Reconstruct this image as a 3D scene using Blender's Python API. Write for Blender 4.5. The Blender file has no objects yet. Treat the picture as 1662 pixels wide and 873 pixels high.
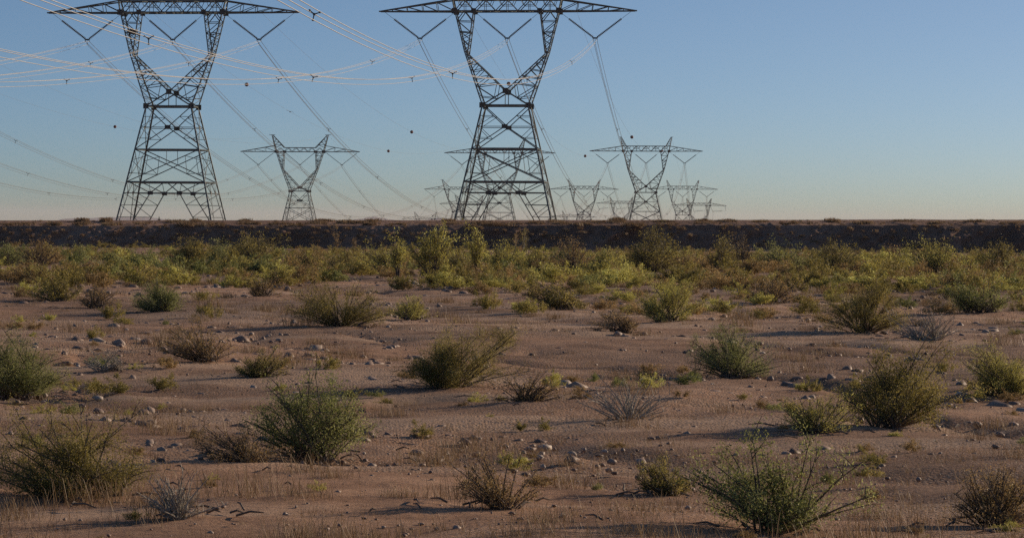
import bpy, math, random
import numpy as np
from mathutils import Vector, Matrix, Quaternion

SC = bpy.context.scene
COL = SC.collection
R = math.radians

# ------------------------------------------------------------------ camera
F = 4900.0                      # focal length in photo pixels (1662 wide)
CX, CY = 600.0, 359.0           # principal point (horizon) in photo pixels
ROLL = R(0.35)
cam_d = bpy.data.cameras.new('camera')
cam = bpy.data.objects.new('camera', cam_d); COL.objects.link(cam)
cam_d.sensor_fit = 'HORIZONTAL'; cam_d.sensor_width = 36.0
cam_d.lens = 36.0 * F / 1662.0
cam_d.shift_x = (831.0 - CX) / 1662.0
cam_d.shift_y = -(436.5 - CY) / 1662.0
cam_d.clip_start = 0.5; cam_d.clip_end = 60000.0
cam.matrix_world = Matrix.Rotation(R(90), 4, 'X') @ Matrix.Rotation(ROLL, 4, 'Z')
SC.camera = cam

# ------------------------------------------------------------------ sky and sun
SUN_EL = R(16.0)
SUN_H = Vector((0.86, 0.51)).normalized()
SUN = Vector((SUN_H.x*math.cos(SUN_EL), SUN_H.y*math.cos(SUN_EL), math.sin(SUN_EL)))
w = bpy.data.worlds.new('World'); SC.world = w; w.use_nodes = True
nt = w.node_tree
bg = nt.nodes['Background']
sky = nt.nodes.new('ShaderNodeTexSky'); sky.sky_type = 'NISHITA'
sky.sun_disc = False
sky.sun_elevation = SUN_EL
sky.sun_rotation = math.atan2(SUN_H.x, SUN_H.y)
sky.altitude = 300.0; sky.air_density = 1.3; sky.dust_density = 3.0; sky.ozone_density = 5.0
tc = nt.nodes.new('ShaderNodeTexCoord')
vm = nt.nodes.new('ShaderNodeVectorMath'); vm.operation = 'MULTIPLY'
vm.inputs[1].default_value = (1, 1, 3.6)
va = nt.nodes.new('ShaderNodeVectorMath'); va.operation = 'ADD'; va.inputs[1].default_value = (0, 0, 0.05)
vn = nt.nodes.new('ShaderNodeVectorMath'); vn.operation = 'NORMALIZE'
nt.links.new(tc.outputs['Generated'], vm.inputs[0])
nt.links.new(vm.outputs[0], va.inputs[0]); nt.links.new(va.outputs[0], vn.inputs[0])
nt.links.new(vn.outputs[0], sky.inputs['Vector'])
nt.links.new(sky.outputs[0], bg.inputs[0])
bg.inputs[1].default_value = 0.114
ld = bpy.data.lights.new('sun', 'SUN'); ld.energy = 5.0; ld.angle = R(0.53); ld.color = (1.0, 0.80, 0.58)
lo = bpy.data.objects.new('sun', ld); COL.objects.link(lo)
lo.rotation_euler = (-SUN).to_track_quat('-Z', 'Y').to_euler()
lo.location = (100, 0, 100)
vs = SC.view_settings
vs.view_transform = 'Standard'; vs.look = 'None'; vs.exposure = 0.12; vs.gamma = 1.0; vs.use_curve_mapping = False
SC.render.engine = 'CYCLES'
SC.cycles.use_denoising = False
SC.cycles.max_bounces = 6; SC.cycles.diffuse_bounces = 3; SC.cycles.transparent_max_bounces = 8
SC.cycles.volume_bounces = 0

# ------------------------------------------------------------------ helpers
def P(px, py, Y):
    dx, dy = px-CX, CY-py
    c, s = math.cos(ROLL), math.sin(ROLL)
    return Vector(((dx*c - dy*s)*Y/F, Y, (dx*s + dy*c)*Y/F))

def proj(v):
    x, z = v[0]/v[1]*F, v[2]/v[1]*F
    c, s = math.cos(ROLL), math.sin(ROLL)
    return CX + x*c + z*s, CY - (-x*s + z*c)

GZ = -2.3
def gnoise(x, y):
    return 0.05*math.sin(x*0.21+1.3)*math.sin(y*0.13) + 0.04*math.sin(x*0.63+y*0.31) + 0.02*math.sin(x*1.7-y*0.9)
def ground_z(x, y):
    if y <= 246: return GZ + gnoise(x, y)
    if y <= 275: return GZ - 0.9*(y-246)/29
    if y <= 370: return -3.2 - 2.3*(y-275)/95
    if y <= 2600: return -5.5 - 0.0103*(y-370)
    return -28.5
def on_ground(px, py):
    """point of the front plain seen at a photo pixel"""
    dx, dy = px-CX, CY-py
    zz = dx*math.sin(ROLL) + dy*math.cos(ROLL)
    Y = GZ*F/zz
    p = P(px, py, Y); p.z = ground_z(p.x, p.y)
    return p

def tag(o, label=None, cat=None, group=None, kind=None):
    if label: o['label'] = label
    if cat: o['category'] = cat
    if group: o['group'] = group
    if kind: o['kind'] = kind
    return o

def empty(name, loc=(0, 0, 0), rz=0.0):
    o = bpy.data.objects.new(name, None); COL.objects.link(o)
    o.location = loc; o.rotation_euler = (0, 0, rz); o.empty_display_size = 0.3
    return o

def mesh_np(name, V, Q, mats, parent=None, tint=None, smooth=False):
    """V (n,3); Q list/array of faces"""
    me = bpy.data.meshes.new(name)
    if isinstance(Q, np.ndarray):
        n, k = Q.shape
        V = np.asarray(V, dtype=np.float32)
        me.vertices.add(len(V)); me.vertices.foreach_set('co', V.ravel())
        me.loops.add(n*k); me.loops.foreach_set('vertex_index', Q.astype(np.int32).ravel())
        me.polygons.add(n)
        me.polygons.foreach_set('loop_start', np.arange(0, n*k, k, dtype=np.int32))
        me.polygons.foreach_set('loop_total', np.full(n, k, dtype=np.int32))
        me.update(calc_edges=True)
    else:
        me.from_pydata([tuple(v) for v in V], [], Q); me.update()
    if tint is not None:
        a = me.attributes.new('tint', 'FLOAT', 'POINT')
        a.data.foreach_set('value', np.asarray(tint, dtype=np.float32))
    if smooth:
        me.polygons.foreach_set('use_smooth', np.ones(len(me.polygons), dtype=bool))
    for m in (mats if isinstance(mats, (list, tuple)) else [mats]): me.materials.append(m)
    o = bpy.data.objects.new(name, me); COL.objects.link(o)
    if parent is not None: o.parent = parent
    return o

def copy_tree(o, parent=None):
    c = o.copy(); COL.objects.link(c); c.parent = parent
    for ch in list(o.children): copy_tree(ch, c)
    return c

class MB:
    """collects bars, boxes and tubes into one mesh"""
    def __init__(s): s.v = []; s.f = []
    def add(s, vs, fs):
        b = len(s.v); s.v += [tuple(v) for v in vs]; s.f += [tuple(b+i for i in f) for f in fs]
    def angle(s, a, b, wd, out=None):
        """steel angle section from a to b, legs wd wide"""
        wd *= 0.82
        a, b = Vector(a), Vector(b); d = (b-a)
        if d.length < 1e-4: return
        d.normalize()
        up = Vector(out) if out is not None else Vector((0.37, -0.8, 0.45))
        if abs(d.dot(up.normalized())) > 0.97: up = Vector((0.9, 0.1, 0.4))
        x = d.cross(up).normalized(); y = d.cross(x).normalized()
        x, y = (x+y).normalized(), (y-x).normalized()
        t = wd*0.16
        prof = [(0, 0), (wd, 0), (wd, t), (t, t), (t, wd), (0, wd)]
        o = wd*0.3
        vs = [a + x*(p-o) + y*(q-o) for p, q in prof] + [b + x*(p-o) + y*(q-o) for p, q in prof]
        fs = [(i, (i+1) % 6, (i+1) % 6+6, i+6) for i in range(6)] + [(5, 4, 3, 2, 1, 0), (6, 7, 8, 9, 10, 11)]
        s.add(vs, fs)
    def box(s, c, hx, hy, hz, ax=None):
        c = Vector(c); X, Y_, Z = ax if ax else (Vector((1, 0, 0)), Vector((0, 1, 0)), Vector((0, 0, 1)))
        vs = [c + X*hx*i + Y_*hy*j + Z*hz*k for i in (-1, 1) for j in (-1, 1) for k in (-1, 1)]
        s.add(vs, [(0, 1, 3, 2), (4, 6, 7, 5), (0, 4, 5, 1), (2, 3, 7, 6), (0, 2, 6, 4), (1, 5, 7, 3)])
    def tube(s, pts, rad, n=5):
        pts = [Vector(p) for p in pts]; rs = rad if isinstance(rad, (list, tuple)) else [rad]*len(pts)
        rings = []
        for i, p in enumerate(pts):
            d = (pts[min(i+1, len(pts)-1)] - pts[max(i-1, 0)])
            d = d.normalized() if d.length > 1e-9 else Vector((0, 0, 1))
            up = Vector((0, 0, 1)) if abs(d.z) < 0.95 else Vector((1, 0, 0))
            x = d.cross(up).normalized(); y = d.cross(x)
            rings.append([p + (x*math.cos(2*math.pi*k/n) + y*math.sin(2*math.pi*k/n))*rs[i] for k in range(n)])
        vs = [v for r in rings for v in r]
        fs = [(i*n+k, i*n+(k+1) % n, (i+1)*n+(k+1) % n, (i+1)*n+k) for i in range(len(pts)-1) for k in range(n)]
        fs += [tuple(range(n))[::-1], tuple((len(pts)-1)*n+k for k in range(n))]
        s.add(vs, fs)
    def build(s, name, mat, parent=None, smooth=False):
        return mesh_np(name, s.v, s.f, mat, parent, smooth=smooth)

# ------------------------------------------------------------------ materials
def new_mat(name):
    m = bpy.data.materials.new(name); m.use_nodes = True
    return m, m.node_tree, m.node_tree.nodes['Principled BSDF']

def noise_mat(name, cols, scale, rough=0.8, metallic=0.0, bump=0.0, bscale=None, spec=0.3, detail=6, stops=None, dist=0.02):
    m, t, b = new_mat(name)
    tcn = t.nodes.new('ShaderNodeTexCoord')
    n = t.nodes.new('ShaderNodeTexNoise'); n.inputs['Scale'].default_value = scale; n.inputs['Detail'].default_value = detail
    n.inputs['Roughness'].default_value = 0.65
    t.links.new(tcn.outputs['Object'], n.inputs['Vector'])
    cr = t.nodes.new('ShaderNodeValToRGB'); e = cr.color_ramp.elements
    stops = stops or [0.32 + 0.36*i/(len(cols)-1) for i in range(len(cols))]
    e[0].position = stops[0]; e[0].color = (*cols[0], 1); e[1].position = stops[-1]; e[1].color = (*cols[-1], 1)
    for c, p in list(zip(cols, stops))[1:-1]:
        k = e.new(p); k.color = (*c, 1)
    t.links.new(n.outputs['Fac'], cr.inputs[0]); t.links.new(cr.outputs[0], b.inputs['Base Color'])
    b.inputs['Roughness'].default_value = rough; b.inputs['Metallic'].default_value = metallic
    b.inputs['Specular IOR Level'].default_value = spec
    if bump:
        n2 = t.nodes.new('ShaderNodeTexNoise'); n2.inputs['Scale'].default_value = bscale or scale*4; n2.inputs['Detail'].default_value = 8
        t.links.new(tcn.outputs['Object'], n2.inputs['Vector'])
        bp = t.nodes.new('ShaderNodeBump'); bp.inputs['Strength'].default_value = bump; bp.inputs['Distance'].default_value = dist
        t.links.new(n2.outputs['Fac'], bp.inputs['Height']); t.links.new(bp.outputs[0], b.inputs['Normal'])
    return m

def leaf_mat(name, cols, trans=0.35):
    m, t, b = new_mat(name)
    at = t.nodes.new('ShaderNodeAttribute'); at.attribute_name = 'tint'
    cr = t.nodes.new('ShaderNodeValToRGB'); e = cr.color_ramp.elements
    e[0].color = (*cols[0], 1); e[1].color = (*cols[-1], 1)
    for i, c in enumerate(cols[1:-1]):
        k = e.new((i+1)/(len(cols)-1)); k.color = (*c, 1)
    t.links.new(at.outputs['Fac'], cr.inputs[0])
    t.links.new(cr.outputs[0], b.inputs['Base Color'])
    b.inputs['Roughness'].default_value = 0.6; b.inputs['Specular IOR Level'].default_value = 0.25
    tr = t.nodes.new('ShaderNodeBsdfTranslucent'); t.links.new(cr.outputs[0], tr.inputs[0])
    mx = t.nodes.new('ShaderNodeMixShader'); mx.inputs[0].default_value = trans
    t.links.new(b.outputs[0], mx.inputs[1]); t.links.new(tr.outputs[0], mx.inputs[2])
    t.links.new(mx.outputs[0], t.nodes['Material Output'].inputs[0])
    return m

STEEL = noise_mat('weathered_steel', [(0.06, 0.085, 0.085), (0.10, 0.125, 0.122), (0.16, 0.15, 0.135)], 0.9, rough=0.5, metallic=0.3, spec=0.4)
PLATE = noise_mat('gusset_steel', [(0.03, 0.038, 0.04), (0.07, 0.065, 0.06)], 2.0, rough=0.6, metallic=0.2)
INSUL = noise_mat('insulator_glaze', [(0.018, 0.024, 0.034), (0.03, 0.036, 0.048)], 3.0, rough=0.35, spec=0.4)
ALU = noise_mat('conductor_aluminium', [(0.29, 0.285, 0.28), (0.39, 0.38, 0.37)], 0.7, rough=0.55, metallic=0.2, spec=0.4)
ALUD = noise_mat('conductor_aluminium_shaded', [(0.10, 0.103, 0.104), (0.155, 0.152, 0.146)], 0.7, rough=0.6, metallic=0.2, spec=0.3)  # darker copy of ALU: shade of the receding spans put into the colour
SPACER = noise_mat('spacer_metal', [(0.06, 0.065, 0.07), (0.10, 0.10, 0.10)], 5.0, rough=0.5, metallic=0.4)
BALLM = noise_mat('marker_red', [(0.10, 0.014, 0.012), (0.16, 0.022, 0.017)], 3.0, rough=0.6)
BALLW = noise_mat('marker_band', [(0.10, 0.02, 0.015), (0.14, 0.03, 0.02)], 3.0, rough=0.6)
CONC = noise_mat('footing_concrete', [(0.25, 0.24, 0.22), (0.36, 0.34, 0.31)], 3.0, rough=0.9)
TWIG = noise_mat('nest_twigs', [(0.05, 0.033, 0.022), (0.10, 0.07, 0.045)], 6.0, rough=0.9)
BARK = noise_mat('shrub_bark', [(0.07, 0.055, 0.045), (0.16, 0.125, 0.10)], 6.0, rough=0.9)
PALEBARK = noise_mat('pale_bark', [(0.26, 0.23, 0.19), (0.40, 0.36, 0.30)], 6.0, rough=0.9)
L_OLIVE = leaf_mat('leaf_olive', [(0.0983, 0.085, 0.028), (0.2458, 0.2028, 0.0542), (0.4328, 0.3477, 0.1049)], 0.42)
L_GREEN = leaf_mat('leaf_green', [(0.0965, 0.1069, 0.0335), (0.2283, 0.2415, 0.0765), (0.4039, 0.3967, 0.153)], 0.42)
L_YELLOW = leaf_mat('leaf_yellow_green', [(0.1546, 0.1423, 0.0384), (0.4057, 0.351, 0.0815), (0.6, 0.5882, 0.1893)], 0.45)
L_BROWN = leaf_mat('leaf_brown_olive', [(0.1352, 0.0872, 0.0405), (0.2801, 0.1898, 0.075), (0.4637, 0.3131, 0.1354)], 0.38)
L_DRY = leaf_mat('dry_grass_blades', [(0.13, 0.075, 0.04), (0.24, 0.155, 0.085), (0.36, 0.26, 0.15)], 0.3)
STONE = leaf_mat('desert_stone', [(0.11, 0.07, 0.052), (0.20, 0.132, 0.10), (0.27, 0.20, 0.16), (0.36, 0.30, 0.25)], 0.0)
FEATHER = noise_mat('bird_plumage', [(0.04, 0.04, 0.042), (0.08, 0.08, 0.085)], 4.0, rough=0.8)
WOODPOST = noise_mat('post_wood', [(0.05, 0.045, 0.04), (0.10, 0.085, 0.07)], 6.0, rough=0.9)
#MATERIALS_GROUND

def soil_material(name, cols, tex_scale, bump, dist, mask=None):
    m, t, b = new_mat(name)
    tcn = t.nodes.new('ShaderNodeTexCoord')
    def noise(sc, det, ro=0.6):
        n = t.nodes.new('ShaderNodeTexNoise'); n.inputs['Scale'].default_value = sc
        n.inputs['Detail'].default_value = det; n.inputs['Roughness'].default_value = ro
        t.links.new(tcn.outputs['Object'], n.inputs['Vector']); return n
    big, mid, fine = noise(tex_scale*0.06, 4), noise(tex_scale*0.9, 6), noise(tex_scale*14, 6, 0.75)
    def mathn(op, a, b_, v=None):
        n = t.nodes.new('ShaderNodeMath'); n.operation = op
        t.links.new(a, n.inputs[0])
        if b_ is not None: t.links.new(b_, n.inputs[1])
        else: n.inputs[1].default_value = v
        return n.outputs[0]
    s = mathn('ADD', mathn('MULTIPLY', big.outputs['Fac'], None, 0.45), mathn('MULTIPLY', mid.outputs['Fac'], None, 0.3))
    s = mathn('ADD', s, mathn('MULTIPLY', fine.outputs['Fac'], None, 0.25))
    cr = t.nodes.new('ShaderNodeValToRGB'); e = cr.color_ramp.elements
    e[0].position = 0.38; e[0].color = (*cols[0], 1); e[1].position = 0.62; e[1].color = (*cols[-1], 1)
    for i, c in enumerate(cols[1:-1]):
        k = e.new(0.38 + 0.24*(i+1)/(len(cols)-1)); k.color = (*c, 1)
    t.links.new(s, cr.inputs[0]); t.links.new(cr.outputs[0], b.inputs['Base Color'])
    b.inputs['Roughness'].default_value = 0.95; b.inputs['Specular IOR Level'].default_value = 0.1
    bp = t.nodes.new('ShaderNodeBump'); bp.inputs['Strength'].default_value = bump; bp.inputs['Distance'].default_value = dist
    h = mathn('ADD', mathn('MULTIPLY', mid.outputs['Fac'], None, 0.5), mathn('MULTIPLY', fine.outputs['Fac'], None, 0.5))
    t.links.new(h, bp.inputs['Height']); t.links.new(bp.outputs[0], b.inputs['Normal'])
    return m

def plain_material():
    m, t, b = new_mat('desert_soil')
    N = t.nodes; K = t.links
    tcn = N.new('ShaderNodeTexCoord')
    def noise(sc, det, ro=0.6, vec=None):
        n = N.new('ShaderNodeTexNoise'); n.inputs['Scale'].default_value = sc; n.inputs['Detail'].default_value = det; n.inputs['Roughness'].default_value = ro
        K.new(vec or tcn.outputs['Object'], n.inputs['Vector']); return n.outputs['Fac']
    def ramp(f, stops):
        r = N.new('ShaderNodeValToRGB'); e = r.color_ramp.elements
        e[0].position, e[0].color = stops[0][0], (*stops[0][1], 1); e[1].position, e[1].color = stops[-1][0], (*stops[-1][1], 1)
        for p, c in stops[1:-1]:
            k = e.new(p); k.color = (*c, 1)
        K.new(f, r.inputs[0]); return r.outputs[0]
    def mix(f, a, c, mode='MIX'):
        n = N.new('ShaderNodeMix'); n.data_type = 'RGBA'; n.blend_type = mode
        if isinstance(f, float): n.inputs['Factor'].default_value = f
        else: K.new(f, n.inputs['Factor'])
        K.new(a, n.inputs['A']); K.new(c, n.inputs['B']); return n.outputs['Result']
    def mth(op, a, v):
        n = N.new('ShaderNodeMath'); n.operation = op
        for i_, q in enumerate((a, v)):
            if isinstance(q, (int, float)): n.inputs[i_].default_value = q
            else: K.new(q, n.inputs[i_])
        return n.outputs[0]
    fine = noise(9, 8, 0.75); mid = noise(0.8, 6); big = noise(0.07, 4)
    base = ramp(mth('ADD', mth('MULTIPLY', mid, 0.55), mth('MULTIPLY', fine, 0.45)), [(0.36, (0.16, 0.094, 0.062)), (0.5, (0.29, 0.178, 0.118)), (0.64, (0.41, 0.27, 0.185))])
    # sandy wash threads and dark pebble pavement
    mp = N.new('ShaderNodeMapping'); mp.inputs['Scale'].default_value = (0.10, 0.42, 1); mp.inputs['Rotation'].default_value = (0, 0, R(14)); K.new(tcn.outputs['Object'], mp.inputs['Vector'])
    wash = ramp(noise(1.0, 5, 0.55, mp.outputs[0]), [(0.50, (0, 0, 0)), (0.60, (1, 1, 1))])
    sand = ramp(fine, [(0.3, (0.36, 0.245, 0.17)), (0.7, (0.48, 0.345, 0.25))])
    c = mix(mth('MULTIPLY', wash, 0.95), base, sand)
    v = N.new('ShaderNodeTexVoronoi'); v.inputs['Scale'].default_value = 26; K.new(tcn.outputs['Object'], v.inputs['Vector'])
    sp = N.new('ShaderNodeSeparateColor'); K.new(v.outputs['Color'], sp.inputs[0])
    peb = ramp(sp.outputs[0], [(0.0, (0.13, 0.085, 0.065)), (0.45, (0.22, 0.15, 0.115)), (0.75, (0.33, 0.25, 0.20)), (1.0, (0.45, 0.37, 0.31))])
    pv = ramp(noise(0.22, 5, 0.6), [(0.42, (0, 0, 0)), (0.52, (1, 1, 1))])
    pm = mth('MULTIPLY', pv, mth('LESS_THAN', v.outputs['Distance'], 0.42))
    c = mix(mth('MULTIPLY', pm, 0.85), c, peb)
    tint = ramp(big, [(0.38, (0.66, 0.64, 0.64)), (0.62, (1.18, 1.10, 1.02))])
    c = mix(1.0, c, tint, 'MULTIPLY')
    K.new(c, b.inputs['Base Color']); b.inputs['Roughness'].default_value = 0.95; b.inputs['Specular IOR Level'].default_value = 0.1
    h = mth('ADD', mth('MULTIPLY', mid, 0.5), mth('MULTIPLY', fine, 0.35))
    h = mth('SUBTRACT', h, mth('MULTIPLY', mth('MULTIPLY', v.outputs['Distance'], pv), 0.25))
    bp = N.new('ShaderNodeBump'); bp.inputs['Strength'].default_value = 0.9; bp.inputs['Distance'].default_value = 0.09
    K.new(h, bp.inputs['Height']); K.new(bp.outputs[0], b.inputs['Normal'])
    return m
SOIL = plain_material()
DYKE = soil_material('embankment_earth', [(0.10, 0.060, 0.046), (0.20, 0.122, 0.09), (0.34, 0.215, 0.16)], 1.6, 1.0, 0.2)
HILLM = noise_mat('hill_rock', [(0.09, 0.085, 0.085), (0.13, 0.12, 0.115)], 0.003, rough=1.0, spec=0.0)

# ------------------------------------------------------------------ ground and embankment
def fbm(x, y, seed=0, octs=5, lac=2.03, gain=0.5):
    """value noise, vectorised"""
    rs = np.random.RandomState(seed)
    tab = rs.rand(256, 256).astype(np.float32)
    tot = np.zeros_like(x, dtype=np.float64); a = 1.0; nrm = 0
    for k in range(octs):
        xi = np.floor(x).astype(int); yi = np.floor(y).astype(int); fx = x-xi; fy = y-yi
        fx = fx*fx*(3-2*fx); fy = fy*fy*(3-2*fy)
        g = lambda i, j: tab[(xi+i) % 256, (yi+j) % 256]
        tot += a*((g(0, 0)*(1-fx)+g(1, 0)*fx)*(1-fy) + (g(0, 1)*(1-fx)+g(1, 1)*fx)*fy)
        nrm += a; a *= gain; x = x*lac+17.3; y = y*lac+5.1
    return tot/nrm

def grid_faces(nx, ny):
    i = np.arange(nx-1); j = np.arange(ny-1)
    I, J = np.meshgrid(i, j, indexing='ij')
    a = (I*ny+J).ravel(); return np.stack([a, a+ny, a+ny+1, a+1], 1)

def build_ground():
    ys = np.concatenate([np.linspace(-400, 10, 12), np.linspace(14, 60, 180), np.linspace(60.6, 250, 240), np.linspace(255, 400, 30),
                         np.linspace(430, 2600, 40), np.linspace(3000, 16000, 24)])
    us = np.concatenate([np.linspace(-1, -0.17, 14)[:-1], np.linspace(-0.17, 0.27, 260), np.linspace(0.27, 1, 14)[1:]])
    U, Yg = np.meshgrid(us, ys, indexing='ij')
    wid = np.maximum(np.abs(Yg), 60) + 40
    X = U*wid
    Z = np.vectorize(ground_z)(X, Yg)
    near = (Yg < 248) & (Yg > 8)
    Z = Z + np.where(near, 0.10*(fbm(X*0.7, Yg*0.7, 3)-0.5) + 0.06*(fbm(X*3.1, Yg*3.1, 4)-0.5)
                 - 0.11*np.exp(-((fbm(X*0.16+Yg*0.05, Yg*0.09, 8, 3)-0.5)/0.022)**2), 0)
    V = np.stack([X, Yg, Z], -1).reshape(-1, 3)
    o = mesh_np('ground', V, grid_faces(len(us), len(ys)), SOIL, smooth=True)
    tag(o, kind='structure')
build_ground()

DY0, DYC, DYT, DYB = 250.4, 253.8, 262.5, 268.0
def crest_z(x): return 0.085 + 0.00686*x
def build_dyke():
    xs = np.arange(-62, 98, 0.11)
    # profile: distance y, relative height 0..1 (0 = foot), last values behind the crest
    prof = []
    for t in np.linspace(0, 1, 44): prof.append((DY0 + (DYC-DY0)*t, 's', t))
    for t in np.linspace(0.06, 1, 22): prof.append((DYC + (DYT-DYC)*t, 't', t))
    for t in (0.1, 0.25, 0.5, 0.8, 1.0): prof.append((DYT + (DYB+4-DYT)*t, 'b', t))
    py = np.array([p[0] for p in prof])
    X, Yg = np.meshgrid(xs, py, indexing='ij')
    ct = crest_z(X); cf = ct - 0.47
    Z = np.zeros_like(X)
    for j, (y, k, t) in enumerate(prof):
        if k == 's': Z[:, j] = (GZ-0.25) + (cf[:, j]-(GZ-0.25))*t
        elif k == 't': Z[:, j] = cf[:, j] + (ct[:, j]-cf[:, j])*t**0.8
        else: Z[:, j] = ct[:, j] + (-4.4-ct[:, j])*t
    tt = np.array([p[2] if p[1] == 's' else (1.0 if p[1] == 't' else 0) for p in prof])[None, :]
    st = np.array([1.0 if p[1] == 's' else 0.0 for p in prof])[None, :]
    tp = np.array([1.0-p[2] if p[1] == 't' else 0.0 for p in prof])[None, :]
    slope_s = (Yg-DY0)
    # erosion rills running obliquely up the face, and lumps
    a = X*0.75 - slope_s*0.95
    rill = fbm(a*0.9, slope_s*0.12 + X*0.05, 11, 5) - 0.5
    lump = fbm(X*0.45, slope_s*0.5, 12, 6, gain=0.6) - 0.5
    fine = fbm(X*2.2, slope_s*2.4, 13, 4) - 0.5
    bulge = np.sin(np.clip(tt, 0, 1)*math.pi)
    Yg = Yg - st*bulge*(1.6*rill + 0.8*lump + 0.5*fine)
    Z = Z + st*bulge*(0.42*rill + 0.4*lump + 0.3*fine)
    edge = fbm(X*0.18, X*0+3.1, 14, 5) - 0.5
    Z = Z + (tp > 0)*tp*(0.30*edge + 0.34*(fbm(X*0.8, Yg*0.8, 15, 4)-0.5) + 0.16*(fbm(X*3.1, Yg*2.1, 16, 3)-0.5))
    V = np.stack([X, Yg, Z], -1).reshape(-1, 3)
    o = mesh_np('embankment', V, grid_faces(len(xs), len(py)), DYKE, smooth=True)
    tag(o, kind='structure')
build_dyke()

def build_hills():
    V = []; Fc = []
    def ridge(x0, x1, pts, Y, depth):
        n = 60; m = 14
        base = len(V)
        for i in range(n+1):
            u = i/n; px = x0 + (x1-x0)*u
            top = np.interp(px, [p[0] for p in pts], [p[1] for p in pts])
            top = top + (-0.35*math.sin(u*37)+0.25*math.sin(u*83+1))*min(1, (358-top)/5 if top < 358 else 0)
            for j in range(m+1):
                v = j/m; yy = Y + depth*(v-0.5)
                q = P(px, top, Y); prof_ = math.cos((v-0.5)*math.pi)**0.8 if 0 < v < 1 else 0
                z = -40 + (q.z+40)*prof_
                V.append((q.x*(1+0.02*math.sin(v*9+u*20)), yy, z))
        for i in range(n):
            for j in range(m):
                a = base+i*(m+1)+j; Fc.append((a, a+m+1, a+m+2, a+1))
    ridge(70, 300, [(70, 360), (108, 357), (125, 354.2), (150, 353.6), (180, 352.6), (200, 352.9), (225, 351.8), (250, 352.6), (268, 356.5), (300, 360)], 14600, 2000)
    ridge(560, 650, [(560, 358.5), (588, 355), (598, 352.6), (606, 351.8), (618, 353), (628, 355.4), (650, 358.5)], 14800, 1500)
    ridge(680, 760, [(680, 358), (705, 355), (714, 353.8), (724, 355.4), (760, 358)], 14900, 1500)
    ridge(1180, 1760, [(1180, 372), (1250, 361), (1320, 357.4), (1400, 356.2), (1470, 355.6), (1560, 357.0), (1640, 362), (1760, 376)], 14700, 1800)
    o = mesh_np('hills', V, Fc, HILLM, smooth=True); tag(o, kind='structure')
build_hills()

# ------------------------------------------------------------------ transmission towers
YAW = math.atan2(0.128, 1.0)          # lines run 7.3 degrees to the right of the view axis
LDIR = Vector((math.sin(YAW), math.cos(YAW), 0)); TDIR = Vector((math.cos(YAW), -math.sin(YAW), 0))

# tower geometry, z measured from the lower chord of the bridge
TYPE_A = dict(arm=15.55, ao=6.35, ai=4.02, zt=1.42, bt=1.2, pk=(7.15, 3.95), pki=5.5, nz=-4.95, no=5.12, ni=4.7, bn=1.35,
              cz=-9.75, cs=0.0, bc=2.35, wz=-11.5, wa=2.81, wb=2.4, sa=0.2186, sb=0.19, xz=-14.09, z1=-16.8, z2=-20.78, zb=-22.1, foot=-30.9,
              vat=10.7, vz=-3.27, vup=(3.1, -1.15), vlink=4.3, split=True, at=1.42)
TYPE_B = dict(arm=15.45, ao=6.18, ai=4.1, zt=1.04, bt=1.1, pk=(7.4, 4.36), pki=4.1, nz=-4.3, no=4.75, ni=4.35, bn=1.2,
              cz=-9.25, cs=0.0, bc=1.9, wz=-10.2, wa=2.35, wb=2.1, sa=0.2186, sb=0.19, xz=-12.6, z1=-14.55, z2=-18.6, zb=-20.2, foot=-27.7,
              vat=10.95, vz=-3.3, vup=None, vlink=4.3, split=False, at=1.6)

def insulator_mesh(mb, a, b, rd):
    a, b = Vector(a), Vector(b); L = (b-a).length; n = max(8, int(L/0.17)); d = (b-a)/n
    pts, rs = [a], [0.03]
    for i in range(n):
        p = a + d*i
        pts += [p + d*0.12, p + d*0.3, p + d*0.62, p + d*0.72]; rs += [0.05, rd, rd*0.9, 0.05]
    pts.append(b); rs.append(0.03)
    mb.tube(pts, rs, 8)

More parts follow.
